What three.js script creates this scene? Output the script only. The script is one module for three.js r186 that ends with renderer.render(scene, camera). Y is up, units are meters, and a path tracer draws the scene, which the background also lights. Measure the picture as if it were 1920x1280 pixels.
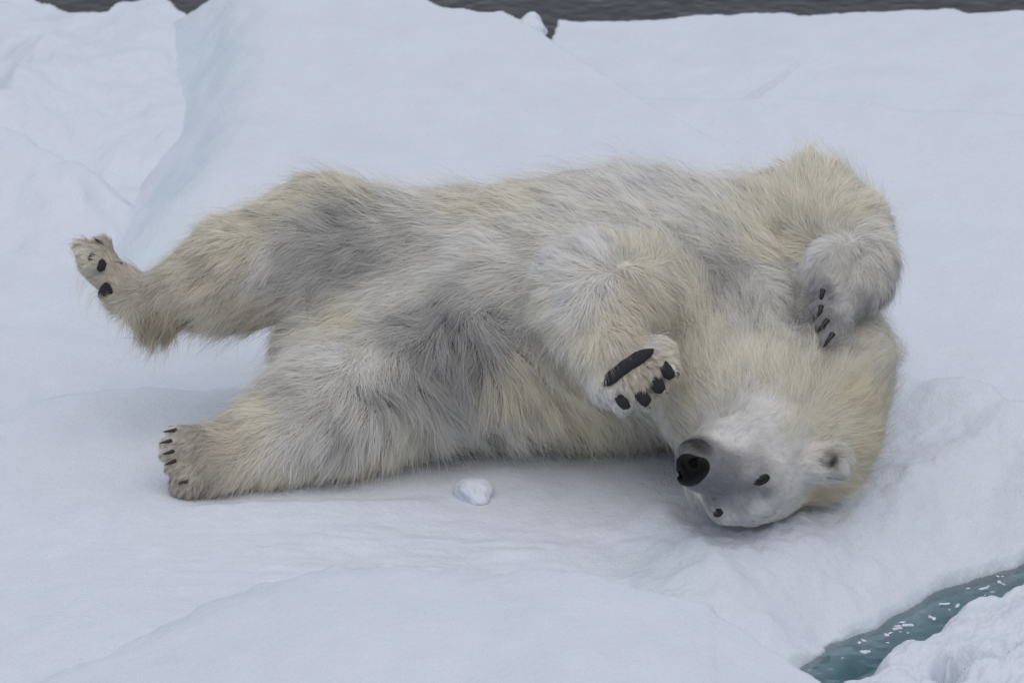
import * as THREE from 'three';
import { mergeVertices } from 'three/addons/utils/BufferGeometryUtils.js';

// ------------------------------------------------------------------ camera, sky, light, exposure
// Lengths below are worked out in millimetres ("u") and scaled to metres when a mesh is written.
const S = 0.001, DIST = 16000, PITCH = 20 * Math.PI / 180, CP = Math.cos(PITCH), SP = Math.sin(PITCH), ROW = 260;
const scene = new THREE.Scene();
const camera = new THREE.PerspectiveCamera(2 * Math.atan(640 / DIST) * 180 / Math.PI, 1920 / 1280, 0.5, 3000);
camera.position.set(0, (ROW * CP + DIST * SP) * S, (-ROW * SP + DIST * CP) * S);
camera.lookAt(0, ROW * CP * S, -ROW * SP * S);
camera.updateMatrixWorld();
camera.focus = 15.85; camera.userData.fStop = 9;

// overcast sky: an even grey-blue cloud deck, brighter overhead
{
  const w = 64, h = 32, a = new Float32Array(w * h * 4);
  for (let j = 0; j < h; j++) for (let i = 0; i < w; i++) {
    const el = ((j + 0.5) / h - 0.5) * Math.PI, l = 0.605 * (0.68 + 0.32 * Math.max(0, Math.sin(el)));
    a.set([0.90 * l, 0.97 * l, 1.13 * l, 1], (j * w + i) * 4);
  }
  const t = new THREE.DataTexture(a, w, h, THREE.RGBAFormat, THREE.FloatType);
  t.mapping = THREE.EquirectangularReflectionMapping; t.magFilter = t.minFilter = THREE.LinearFilter; t.needsUpdate = true;
  scene.background = t; scene.environment = t;
}
const sun = new THREE.DirectionalLight(0xfff3e6, 0.88);
sun.position.set(1.5, 14, 8); sun.target.position.set(0, 0, 0);
sun.castShadow = true; sun.shadow.radius = 120; sun.shadow.mapSize.set(2048, 2048);
Object.assign(sun.shadow.camera, { left: -5, right: 5, top: 5, bottom: -5, near: 1, far: 40 });
scene.add(sun, sun.target);
const renderer = new THREE.WebGLRenderer({ antialias: true });
renderer.toneMapping = THREE.LinearToneMapping;
renderer.toneMappingExposure = 1.05;
renderer.shadowMap.enabled = true;

// ------------------------------------------------------------------ helpers
let seed = 12345;
const rnd = () => { seed = (seed + 0x6D2B79F5) | 0; let t = Math.imul(seed ^ (seed >>> 15), 1 | seed); t = (t + Math.imul(t ^ (t >>> 7), 61 | t)) ^ t; return ((t ^ (t >>> 14)) >>> 0) / 4294967296; };
const rs = (a = 1) => (rnd() * 2 - 1) * a;
function hsh(x, y, z) { let h = Math.imul(x, 374761393) + Math.imul(y, 668265263) + Math.imul(z, 2147483647 ^ 0x5bd1e995) | 0; h = Math.imul(h ^ (h >>> 13), 1274126177); return ((h ^ (h >>> 16)) >>> 0) / 4294967296; }
function noise(x, y, z = 0) {
  const xi = Math.floor(x), yi = Math.floor(y), zi = Math.floor(z); let u = x - xi, v = y - yi, w = z - zi;
  u = u * u * u * (u * (u * 6 - 15) + 10); v = v * v * v * (v * (v * 6 - 15) + 10); w = w * w * w * (w * (w * 6 - 15) + 10);
  const L = (a, b, t) => a + (b - a) * t, H = (i, j, k) => hsh(xi + i, yi + j, zi + k);
  return L(L(L(H(0, 0, 0), H(1, 0, 0), u), L(H(0, 1, 0), H(1, 1, 0), u), v), L(L(H(0, 0, 1), H(1, 0, 1), u), L(H(0, 1, 1), H(1, 1, 1), u), v), w) * 2 - 1;
}
const fbm = (x, y, z, n) => { let s = 0, a = 1, t = 0; for (let i = 0; i < n; i++) { s += a * noise(x, y, z); t += a; a *= 0.5; x *= 2.03; y *= 2.03; z *= 2.03; } return s / t; };
const clamp = (x, a = 0, b = 1) => Math.min(b, Math.max(a, x));
const sstep = (a, b, x) => { const t = clamp((x - a) / (b - a)); return t * t * (3 - 2 * t); };
const mixn = (a, b, t) => a + (b - a) * t;
const smin = (a, b, k) => { const h = Math.max(k - Math.abs(a - b), 0) / k; return Math.min(a, b) - h * h * k * 0.25; };
const smax = (a, b, k) => -smin(-a, -b, k);

// a point given by its bearing in the photograph (x, y) and its distance d towards the camera from the bear's plane -> world, in u
function P(x, y, d) {
  const k = 1 - d / DIST, X = (x - 960) * k, V = (640 - y) * k + ROW;
  return [X, V * CP + d * SP, -V * SP + d * CP];
}
// where that bearing meets the level h -> [X, Z] in u
const EYE = P(960, 640, DIST);
function G(x, y, h) {
  const a = P(x, y, 0), t = (h - EYE[1]) / (a[1] - EYE[1]);
  return [EYE[0] + (a[0] - EYE[0]) * t, EYE[2] + (a[2] - EYE[2]) * t];
}
function tag(o, label, category, group) { o.userData.label = label; o.userData.category = category; if (group) o.userData.group = group; return o; }
function addMesh(name, geo, mat, parent = scene, kind) {
  const m = new THREE.Mesh(geo, mat); m.name = name; m.castShadow = m.receiveShadow = true; if (kind) m.userData.kind = kind; parent.add(m); return m;
}
function geom(pos, idx, opt = {}) {
  const g = new THREE.BufferGeometry();
  g.setAttribute('position', new THREE.BufferAttribute(pos instanceof Float32Array ? pos : new Float32Array(pos), 3));
  if (opt.uv) g.setAttribute('uv', new THREE.BufferAttribute(new Float32Array(opt.uv), 2));
  if (opt.color) g.setAttribute('color', new THREE.BufferAttribute(opt.color instanceof Float32Array ? opt.color : new Float32Array(opt.color), 3));
  g.setIndex(new THREE.BufferAttribute(idx instanceof Uint32Array ? idx : new Uint32Array(idx), 1));
  if (opt.normal) g.setAttribute('normal', new THREE.BufferAttribute(opt.normal, 3)); else g.computeVertexNormals();
  return g;
}
// signed distance to an open line in plan; positive on the left of its direction of travel
function lineDist(pts, X, Z) {
  let best = 1e18, sg = 1, along = 0, hh = 0;
  for (let i = 0; i + 1 < pts.length; i++) {
    const [ax, az, ah] = pts[i], [bx, bz, bh] = pts[i + 1], ex = bx - ax, ez = bz - az, px = X - ax, pz = Z - az;
    const t = clamp((px * ex + pz * ez) / (ex * ex + ez * ez)), qx = px - ex * t, qz = pz - ez * t, d = qx * qx + qz * qz;
    if (d < best - 1e-6) { best = d; sg = Math.sign(ex * pz - ez * px) || 1; along = i + t; hh = mixn(ah || 0, bh || 0, t); }
  }
  return [Math.sqrt(best) * -sg, along / (pts.length - 1), hh];
}
const atX = (pts, X, j) => { if (X <= pts[0][0]) return pts[0][j]; for (let i = 0; i + 1 < pts.length; i++) if (X < pts[i + 1][0]) return mixn(pts[i][j], pts[i + 1][j], (X - pts[i][0]) / Math.max(1e-3, pts[i + 1][0] - pts[i][0])); return pts[pts.length - 1][j]; };
const plan = (list, h) => list.map(([x, y, hh]) => { const g = G(x, y, hh ?? h); return [g[0], g[1], hh ?? h]; });

// ------------------------------------------------------------------ materials
const noiseTex = (() => {  // granular snow relief, tiles every 0.5 m
  const n = 1024, a = new Uint8Array(n * n * 4), per = (x, y, f, s) => {
    const X = x * f / n, Y = y * f / n, xi = Math.floor(X), yi = Math.floor(Y); let u = X - xi, v = Y - yi; u = u * u * (3 - 2 * u); v = v * v * (3 - 2 * v);
    const H = (i, j) => hsh((xi + i) % f, (yi + j) % f, s); return mixn(mixn(H(0, 0), H(1, 0), u), mixn(H(0, 1), H(1, 1), u), v);
  };
  for (let j = 0; j < n; j++) for (let i = 0; i < n; i++) {
    const v = 0.30 * per(i, j, 16, 3) + 0.22 * per(i, j, 47, 4) + 0.22 * per(i, j, 128, 5) + 0.26 * per(i, j, 320, 6);
    a.fill(clamp(v) * 255, (j * n + i) * 4, (j * n + i) * 4 + 3); a[(j * n + i) * 4 + 3] = 255;
  }
  const t = new THREE.DataTexture(a, n, n); t.wrapS = t.wrapT = THREE.RepeatWrapping; t.magFilter = THREE.LinearFilter; t.minFilter = THREE.LinearMipmapLinearFilter; t.generateMipmaps = true; t.needsUpdate = true; return t;
})();
const snowMat = new THREE.MeshStandardMaterial({ vertexColors: true, roughness: 0.85, bumpMap: noiseTex, bumpScale: 0.0034 });
snowMat.name = 'snow';
const seaMat = new THREE.MeshPhysicalMaterial({ color: 0xffffff, roughness: 0.06, transmission: 1, thickness: 1, ior: 1.333, attenuationColor: new THREE.Color().setRGB(0.30, 0.50, 0.53), attenuationDistance: 0.16 });
seaMat.name = 'sea_water';
seaMat.bumpMap = noiseTex.clone(); seaMat.bumpMap.repeat.set(260, 260); seaMat.bumpMap.needsUpdate = true; seaMat.bumpScale = 0.006;
const furMat = new THREE.MeshPhysicalMaterial({ vertexColors: true, roughness: 1, transmission: 0.4, thickness: 0, side: THREE.DoubleSide, specularIntensity: 0.3 });
furMat.name = 'fur';
const underMat = new THREE.MeshPhysicalMaterial({ color: 0xffffff, roughness: 1, transmission: 0.4, thickness: 0, side: THREE.DoubleSide, specularIntensity: 0.3 });
const skinMat = new THREE.MeshStandardMaterial({ vertexColors: true, roughness: 0.9 });
const padMat = new THREE.MeshStandardMaterial({ color: new THREE.Color().setRGB(0.022, 0.02, 0.024), roughness: 0.75, bumpMap: noiseTex, bumpScale: 0.0015 });
const clawMat = new THREE.MeshStandardMaterial({ color: new THREE.Color().setRGB(0.018, 0.015, 0.014), roughness: 0.4 });
const noseMat = new THREE.MeshPhysicalMaterial({ color: new THREE.Color().setRGB(0.004, 0.004, 0.005), roughness: 0.42, specularIntensity: 0.22, bumpMap: noiseTex, bumpScale: 0.002 });
const eyeMat = new THREE.MeshPhysicalMaterial({ color: new THREE.Color().setRGB(0.006, 0.004, 0.003), roughness: 0.18, specularIntensity: 0.6 });
const lidMat = new THREE.MeshStandardMaterial({ color: new THREE.Color().setRGB(0.007, 0.0065, 0.007), roughness: 0.7 });

// ------------------------------------------------------------------ setting: sea, snow field, ice
const W = -160;   // sea level below the snow the bear lies on
{
  const g = new THREE.PlaneGeometry(1600, 1600, 1, 1).rotateX(-Math.PI / 2).translate(0, W * S, 0);
  addMesh('sea', g, seaMat, scene, 'structure');
  addMesh('added_dark_plane', new THREE.PlaneGeometry(1600, 1600, 1, 1).rotateX(-Math.PI / 2).translate(0, -6, 0), new THREE.MeshStandardMaterial({ color: new THREE.Color().setRGB(0.05, 0.05, 0.05), roughness: 1 }), scene, 'structure');  // unseen dark plane added so no bright sky shows through the water
}
// line data: bearings in the photograph of the features, laid out on the level where each stands
const bankLine = plan([[900, 1800], [1300, 1420], [1400, 1330], [1495, 1256], [1560, 1208], [1600, 1196], [1640, 1180], [1700, 1146], [1760, 1108], [1830, 1086], [1920, 1058], [2100, 985], [2500, 800], [3200, 560]], W);
const farLine = plan([[-900, -60], [-100, -40], [60, -14], [104, -2], [130, 10], [180, 11], [200, 16], [222, 0], [300, -10], [400, 60], [800, 90], [1018, 78], [1034, 66], [1044, 28], [1100, 31], [1200, 32], [1250, 33], [1300, 27], [1380, 22], [1470, 23], [1500, 26], [1600, 25], [1690, 18], [1790, 13], [1815, 20], [1920, 16], [2300, 0], [3000, -20]], 12);
const ridges = [  // crest bearing and height, fall-off towards the camera, fall-off away from it
  { pts: plan([[1140, 182, 60], [1215, 189, 100], [1320, 194, 106], [1420, 192, 108], [1530, 196, 104], [1640, 203, 100], [1720, 214, 88], [1800, 211, 96], [1920, 213, 100], [2400, 220, 100]]), wf: 1250, wb: 120, dip: 26, wd: 700 },
  { pts: plan([[1560, 700, 6], [1680, 690, 34], [1735, 713, 26], [1775, 701, 46], [1815, 699, 52], [1862, 712, 46], [1884, 742, 26], [1960, 750, 26], [2300, 740, 24]]), wf: 330, wb: 60, dip: 24, wd: 260 },
  { pts: plan([[-500, 210, 120], [0, 243, 105], [50, 255, 98], [110, 285, 84], [170, 320, 66], [220, 352, 44], [270, 384, 10]]), wf: 520, wb: 130, dip: 22, wd: 460 },
  { pts: plan([[-300, 165, 80], [-20, 160, 76], [12, 158, 66], [30, 120, 58], [52, 108, 46], [80, 70, 28], [140, 52, 8]]), wf: 260, wb: 90, dip: 22, wd: 300 },
  { pts: plan([[40, 752, 2], [130, 739, 18], [210, 728, 24], [300, 722, 24], [380, 727, 20], [470, 716, 16], [560, 715, 4]]), wf: 240, wb: 26, dip: 14, wd: 160 },
  { pts: plan([[-100, 640, 2], [40, 622, 10], [160, 640, 12], [250, 668, 4]]), wf: 300, wb: 90 },
  { pts: plan([[1180, 930, 2], [1230, 930, 12], [1275, 965, 14], [1310, 1005, 14], [1360, 1035, 16], [1420, 1048, 26], [1500, 1040, 30], [1570, 1010, 34], [1630, 970, 40], [1700, 905, 34], [1760, 830, 10]]), wf: 140, wb: 70 },
  { pts: plan([[330, 965, 2], [380, 955, 10], [470, 945, 12], [600, 940, 10], [720, 930, 10], [860, 918, 3]]), wf: 130, wb: 40 },
  { pts: plan([[560, 1000, 1], [700, 985, 7], [860, 990, 5], [1010, 1000, 8], [1150, 985, 4]]), wf: 200, wb: 60 },
];
function ridgeHeight(r, X, Z) {
  let [s, al, hh] = lineDist(r.pts, X, Z); s = -s + 7 * fbm(X / 55, Z / 90, 37, 3); const e0 = sstep(0, 0.08, al) * sstep(1, 0.92, al); let dip = 0;
  if (r.dip && s < 0 && s > -r.wd) { const x = -s / r.wd; dip = -r.dip * 1.6 * Math.pow(x, 0.4) * (1 - x) * e0; }
  if (s > r.wf || s < -r.wb) return dip;
    const f = s >= 0 ? 0.5 + 0.5 * Math.cos(Math.PI * Math.pow(s / r.wf, 0.8)) : 0.5 + 0.5 * Math.cos(Math.PI * s / r.wb);
  return hh * f * e0 + dip;
}
const snowNoise = (X, Z, k = 1) => k * (18 * fbm(X / 700, Z / 900, 3.1, 2) + 9 * fbm(X / 190, Z / 260, 7.7, 3) + 2.2 * fbm(X / 44, Z / 60, 1.3, 3));
function fieldHeight(X, Z) {
  let h = snowNoise(X, Z) ;
  for (const r of ridges) h += ridgeHeight(r, X, Z);
  // hollow in the snow in front of the bear
  const hx = (X - 130) / 420, hz = (Z - 420) / 260; h -= 44 * Math.exp(-hx * hx - hz * hz);
  const kx = (X - 470) / 190, kz = (Z - 330) / 130; h += 20 * Math.exp(-kx * kx - kz * kz) - 16 * Math.exp(-(((X - 250) / 120) ** 2) - (((Z - 470) / 170) ** 2));
  h += 9 * sstep(120, 220, Z) * sstep(700, 420, Z) * (Math.abs(fbm(X / 150, Z / 60, 27, 3)) - 0.2) * sstep(-900, -300, X) + 7 * Math.max(0, fbm(X / 60, Z / 90, 29, 3) - 0.2) * sstep(0, 300, Z);
  h -= 46 * Math.exp(-(((X - 440) / 130) ** 2) - (((Z - 590) / 120) ** 2));
  h += sstep(-560, -760, X) * sstep(-900, -1500, Z) * (24 * fbm(X / 130, Z / 220, 33, 3) + 7 * fbm(X / 42, Z / 80, 35, 3));
  // bank down to the open crack
  let [s] = lineDist(bankLine, X, Z);
  s += 13 * fbm(X / 60, Z / 60, 5, 4);
  const rough = sstep(620, 60, s);
  h += rough * (24 * fbm(X / 120, Z / 150, 19, 3) + 8 * fbm(X / 34, Z / 44, 9, 3) + 3 * Math.abs(noise(X / 13, Z / 17, 2)));
  const lip = W + (12 + 16 * fbm(X / 90, Z / 110, 63, 3)) * sstep(0, 16, s) + Math.max(0, s) * 0.12;
  const land = mixn(lip, h, sstep(-14, 250, s));
  const under = W - 26 + 1.1 * s + 14 * fbm(X / 40, Z / 60, 4, 3);
  h = s > 0 ? land : Math.min(land, under);
  // far edge of the ice, where the open sea begins
  const f = (Z - atX(farLine, X, 1)) * 0.6 + 9 * fbm(X / 40, Z / 60, 8, 3);
  return smin(h, f * 5 + 30, 16);
}
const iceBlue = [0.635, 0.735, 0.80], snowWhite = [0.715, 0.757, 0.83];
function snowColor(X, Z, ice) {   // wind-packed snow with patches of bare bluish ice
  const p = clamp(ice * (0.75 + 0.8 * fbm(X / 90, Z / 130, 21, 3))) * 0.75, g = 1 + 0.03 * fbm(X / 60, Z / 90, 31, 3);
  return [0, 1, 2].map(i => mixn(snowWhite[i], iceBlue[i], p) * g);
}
// a sheet of snow over an irregular grid in plan; height(X, Z), ice(X, Z)
function sheet(name, xs, zs, height, ice, parent, kind) {
  const nx = xs.length, nz = zs.length, pos = new Float32Array(nx * nz * 3), col = new Float32Array(nx * nz * 3), uv = new Float32Array(nx * nz * 2), keep = new Uint8Array(nx * nz), idx = [];
  for (let j = 0; j < nz; j++) for (let i = 0; i < nx; i++) {
    const k = j * nx + i, h = height(xs[i], zs[j]);
    pos.set([xs[i] * S, Math.max(h, W - 420) * S, zs[j] * S], k * 3); uv.set([xs[i] / 500 + h / 900, zs[j] / 500], k * 2);
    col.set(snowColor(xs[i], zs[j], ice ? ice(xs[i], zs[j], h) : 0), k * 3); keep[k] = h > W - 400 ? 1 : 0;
  }
  for (let j = 0; j + 1 < nz; j++) for (let i = 0; i + 1 < nx; i++) {
    const a = j * nx + i, b = a + 1, c = a + nx, d = c + 1;
    if (keep[a] + keep[b] + keep[c] + keep[d]) idx.push(a, c, b, b, c, d);
  }
  return addMesh(name, geom(pos, idx, { uv, color: col }), snowMat, parent, kind);
}
function steps(list) {  // [from, to, step, to, step, ...]
  const out = [list[0]]; for (let i = 1; i < list.length; i += 2) { const a = out[out.length - 1], n = Math.max(1, Math.round((list[i] - a) / list[i + 1])); for (let k = 1; k <= n; k++) out.push(a + (list[i] - a) * k / n); } return out;
}
{
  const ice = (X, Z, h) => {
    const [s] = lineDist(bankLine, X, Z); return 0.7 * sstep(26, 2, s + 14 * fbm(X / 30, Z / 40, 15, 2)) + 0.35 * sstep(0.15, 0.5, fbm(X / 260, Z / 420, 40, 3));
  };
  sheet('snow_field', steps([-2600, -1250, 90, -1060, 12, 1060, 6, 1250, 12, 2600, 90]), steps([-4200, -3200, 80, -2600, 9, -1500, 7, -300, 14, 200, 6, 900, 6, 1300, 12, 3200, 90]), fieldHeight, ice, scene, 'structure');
}
// the long tilted slab behind the bear
const slabLeft = plan([[262, -60], [288, 0], [318, 110], [331, 170], [327, 240], [306, 305], [268, 372], [225, 440], [190, 520]], 0);
const slabTop = (X, Z) => -50 + 162 * sstep(-780, -1500, Z) + 22 * sstep(-1600, -2700, Z) + 9 * fbm(X / 420, Z / 500, 13, 2) + 1.2 * fbm(X / 50, Z / 60, 2, 2);
const planOn = (list, top) => list.map(([x, y]) => { let h = 100; for (let i = 0; i < 12; i++) h = mixn(h, top(...G(x, y, h)), 0.6); return [...G(x, y, h), h]; });
const slabRight = planOn([[850, -150], [985, 20], [1022, 66], [1060, 92], [1110, 124], [1160, 158], [1205, 186], [1255, 213], [1310, 243], [1370, 282], [1430, 318], [1500, 360], [1600, 420]], slabTop);
const slabFar = planOn([[200, -40], [500, -40], [700, -26], [790, -8], [812, 4], [832, 14], [870, 16], [900, 20], [945, 20], [968, 33], [990, 42], [1030, 66]], slabTop);
function slabHeight(X, Z) {
  const top = slabTop(X, Z);
  const n = 7 * fbm(X / 60, Z / 80, 17, 3);
  const l = lineDist(slabLeft, X, Z)[0] + n * 0.6, r = lineDist(slabRight, X, Z)[0] * -1 + n * 0.5, f = (Z - atX(slabFar, X, 1)) * 0.6 + n;
  let h = smin(top, -6 + l * 0.8 + 10 * fbm(X / 50, Z / 120, 23, 2), 44);
  h = smin(h, top + r * 2 + 4, 10);
  return smin(h, top + f * 4 + 4, 10);
}
{
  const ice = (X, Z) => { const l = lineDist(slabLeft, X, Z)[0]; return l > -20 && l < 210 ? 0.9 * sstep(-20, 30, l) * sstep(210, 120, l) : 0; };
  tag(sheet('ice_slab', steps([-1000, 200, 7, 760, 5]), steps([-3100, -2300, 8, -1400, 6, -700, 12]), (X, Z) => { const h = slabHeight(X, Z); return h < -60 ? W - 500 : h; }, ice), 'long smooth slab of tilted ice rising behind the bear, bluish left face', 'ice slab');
}
// the mound in the foreground
const moundLine = plan([[-300, 1340, 0], [60, 1285, 10], [200, 1228, 26], [300, 1182, 42], [420, 1130, 58], [540, 1088, 72], [640, 1064, 82], [760, 1060, 84], [860, 1074, 84], [930, 1082, 86], [985, 1064, 91], [1060, 1068, 96], [1120, 1078, 94], [1210, 1104, 86], [1290, 1122, 76], [1328, 1134, 70], [1340, 1152, 64], [1385, 1180, 56], [1430, 1215, 46], [1470, 1234, 40], [1500, 1256, 34], [1545, 1285, 26], [1640, 1350, 14], [1760, 1450, 0]]);
function moundHeight(X, Z) {
  let [s, al, hh] = lineDist(moundLine, X, Z); s = -s;
  const sharp = sstep(0.35, 0.75, al), n = fbm(X / 46, Z / 60, 51, 4);
  s += n * mixn(30, 11, sharp); hh = atX(moundLine, X, 2);
  const top = hh + 10 * fbm(X / 300, Z / 320, 61, 2) * sstep(0, 200, s) + snowNoise(X, Z, 0.35) - 0.00002 * s * s + 10 * sstep(0, 300, s);
  return smin(top, hh + s * mixn(0.5, 2.0, sharp) + 10, mixn(40, 14, sharp));
}
{
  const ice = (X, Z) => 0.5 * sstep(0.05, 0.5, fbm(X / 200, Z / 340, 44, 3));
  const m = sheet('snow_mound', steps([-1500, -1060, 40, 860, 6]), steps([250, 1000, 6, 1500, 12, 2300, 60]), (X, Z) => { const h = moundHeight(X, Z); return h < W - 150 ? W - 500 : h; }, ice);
  tag(m, 'broad smooth snow mound in the foreground below the bear', 'snow mound');
}
// slushy floe beyond the crack, bottom right
const floeLine = plan([[1380, 1330, -134], [1470, 1300, -130], [1545, 1283, -126], [1580, 1268, -122], [1625, 1260, -118], [1648, 1244, -116], [1652, 1222, -112], [1676, 1196, -108], [1712, 1186, -106], [1728, 1192, -110], [1748, 1180, -108], [1772, 1155, -104], [1800, 1128, -102], [1828, 1114, -100], [1868, 1108, -100], [1895, 1090, -98], [1930, 1078, -98], [2100, 1005, -98], [2500, 830, -98]]);
const floePits = [[1770, 1262, 46, 22], [1838, 1244, 60, 16], [1815, 1250, 30, 14]].map(([x, y, rx, rz]) => [...G(x, y, -113), rx, rz / SP * 0.8]);
function floeHeight(X, Z) {
  let [s, al, hh] = lineDist(floeLine, X, Z); s = -s;
  s += 14 * fbm(X / 44, Z / 50, 71, 4) - 22;
  let top = hh + 26 * sstep(0, 240, s) + 30 * fbm(X / 90, Z / 110, 77, 3) * sstep(0, 90, s) + 9 * fbm(X / 26, Z / 34, 81, 3) + 2 * noise(X / 9, Z / 13, 5);
  for (const [px, pz, rx, rz] of floePits) { const a = (X - px) / rx, b = (Z - pz) / rz, n = 0.5 * fbm(X / 25, Z / 30, 91, 3); top -= 70 * sstep(1.5, 0.1, Math.sqrt(a * a + b * b) + n); }
  return smin(top, hh + s * 1.6 + 6, 16);
}
{
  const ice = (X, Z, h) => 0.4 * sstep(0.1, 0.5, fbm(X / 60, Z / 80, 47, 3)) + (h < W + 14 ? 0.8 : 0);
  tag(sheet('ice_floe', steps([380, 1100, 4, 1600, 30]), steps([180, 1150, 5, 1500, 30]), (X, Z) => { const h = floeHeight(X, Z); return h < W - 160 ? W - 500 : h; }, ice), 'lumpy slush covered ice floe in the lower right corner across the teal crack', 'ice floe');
}
// loose lumps of snow
function snowLump(name, label, x, y, rx, ry, rz, hgt, sd, turn = 0, group) {
  const [X, Z] = G(x, y, hgt), g = mergeVertices(new THREE.IcosahedronGeometry(1, 12).deleteAttribute('normal').deleteAttribute('uv')), p = g.attributes.position, c = new Float32Array(p.count * 3), uv = new Float32Array(p.count * 2);
  for (let i = 0; i < p.count; i++) {
    const a = p.getX(i), b = p.getY(i), d = p.getZ(i), k = 1 + 0.32 * fbm(a * 1.1 + sd, b * 1.1, d * 1.1, 2) + 0.06 * fbm(a * 3 + sd, b * 3, d * 3, 2) + 0.03 * noise(a * 12, b * 12, d * 12);
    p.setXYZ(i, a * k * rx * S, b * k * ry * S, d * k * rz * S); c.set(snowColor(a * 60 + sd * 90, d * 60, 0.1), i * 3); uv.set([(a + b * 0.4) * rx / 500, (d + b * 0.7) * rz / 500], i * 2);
  }
  g.setAttribute('color', new THREE.BufferAttribute(c, 3)); g.setAttribute('uv', new THREE.BufferAttribute(uv, 2)); g.computeVertexNormals();
  const m = addMesh(name, g, snowMat); m.position.set(X * S, hgt * S, Z * S); m.rotation.set(0, turn, 0.3 * Math.sin(sd)); return tag(m, label, 'snow lump', group);
}
snowLump('snow_lump', 'small white snow lump in front of the bear belly', 890, 928, 36, 27, 36, -13, 3.3, 0.6);
snowLump('snow_lump_001', 'upright snow chunk on the far edge of the slab beside the dark sea', 992, 56, 34, 34, 40, 108, 9.7);
// crumbs of ice afloat in the crack
{
  const mid = [[1575, 1226], [1640, 1196], [1700, 1166], [1760, 1130], [1840, 1102], [1912, 1072]], made = [];
  for (let i = 0; i < 28; i++) {
    const t = Math.pow(rnd(), 0.7) * 4.6, k = Math.min(4, Math.floor(t)), u = t - k, x = mixn(mid[k][0], mid[k + 1][0], u) + rs(10), y = mixn(mid[k][1], mid[k + 1][1], u) + 6 + rs(15);
    const r = 1.6 + 4 * Math.pow(rnd(), 3), g = mergeVertices(new THREE.IcosahedronGeometry(1, 2).deleteAttribute('normal').deleteAttribute('uv')), p = g.attributes.position, c = new Float32Array(p.count * 3);
    for (let q = 0; q < p.count; q++) { const a = p.getX(q), b = p.getY(q), d = p.getZ(q), w = r * S * (1 + 0.55 * noise(a * 1.6 + i * 7, b * 1.6, d * 1.6)); p.setXYZ(q, a * w, b * w * 0.5, d * w * 2); c.set(snowWhite, q * 3); }
    g.setAttribute('color', new THREE.BufferAttribute(c, 3)); g.computeVertexNormals();
    const [X, Z] = G(x, y, W), m = addMesh('ice_crumb' + (i ? '_' + String(i).padStart(3, '0') : ''), g, snowMat); m.position.set(X * S, (W + 0.2 * r) * S, Z * S); m.rotation.y = rnd() * 6;
    tag(m, 'small white crumb of ice afloat in the teal crack', 'ice crumb', 'ice crumbs afloat in the crack');
  }
}

console.log('setting done');
// ------------------------------------------------------------------ the bear: a field of tapered limbs, in bearings (x, y) and distance d
const prims = [];
const K3 = (x, y, d) => [x, -y, d];
function cap(k, ...js) { for (let i = 0; i + 1 < js.length; i++) prims.push({ a: K3(...js[i]), b: K3(...js[i + 1]), ra: js[i][3], rb: js[i + 1][3], k }); }
// head frame fitted to the eyes, the nose and the ear
const HF = [-0.451, -0.017, 0.892], HA = [-0.714, -0.594, -0.372], HC = [0.536, -0.805, 0.256], HS = 11.3, HO = [1392, -924, 312];
const head = (f, a, c) => [0, 1, 2].map(i => HO[i] + HS * (f * HF[i] + a * HA[i] + c * HC[i]));
const hcap = (k, p, r, q, t) => prims.push({ a: head(...p), b: head(...q), ra: r * HS, rb: t * HS, k });
// trunk
cap(80, [730, 580, -190, 150], [960, 598, -200, 220], [1180, 576, -195, 232], [1400, 578, -185, 200], [1480, 690, -10, 166], [1476, 752, 60, 164]);
cap(60, [1476, 752, 60, 164], [1515, 826, 92, 108]);
cap(60, [1340, 740, 0, 112], [1400, 770, 90, 112]);
cap(50, [700, 620, -160, 120], [596, 650, -115, 74]);
// upper hind leg, raised
cap(60, [830, 490, -200, 120], [600, 462, -150, 108], [440, 512, -120, 84], [312, 556, -100, 52]);
cap(26, [296, 590, -98, 36], [235, 545, -95, 34], [182, 492, -95, 30]);
for (const [x, y, d] of [[160, 468, -125], [163, 474, -105], [170, 483, -85], [180, 496, -70], [192, 462, -110]]) cap(12, [195, 502, -95, 22], [x, y, d, 15]);
// lower hind leg, on the snow
cap(60, [770, 700, -110, 140], [600, 778, -10, 100], [490, 832, 38, 64], [415, 856, 72, 46]);
cap(30, [415, 840, 70, 38], [348, 838, 92, 32]); cap(30, [415, 872, 80, 42], [352, 902, 104, 32]);
const footToes = [[318, 811, 88], [306, 832, 96], [306, 853, 102], [316, 876, 108], [336, 908, 112]];
for (const [x, y, d] of footToes) cap(5, [372, y * 0.86 + 121, 104, 19], [x + 10, y, d + 4, 14]);
// foreleg held out towards the camera
cap(60, [1300, 525, -50, 118], [1116, 556, 95, 88], [1150, 665, 195, 58]);
cap(24, [1150, 665, 195, 56], [1190, 702, 222, 46]);
cap(24, [1146, 724, 228, 34], [1230, 666, 226, 34]);
const palmToes = [[1166, 755], [1205, 745], [1233, 722], [1253, 693]];
for (const [x, y] of palmToes) cap(8, [1195, 705, 230, 30], [x, y, 242, 18]);
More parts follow.
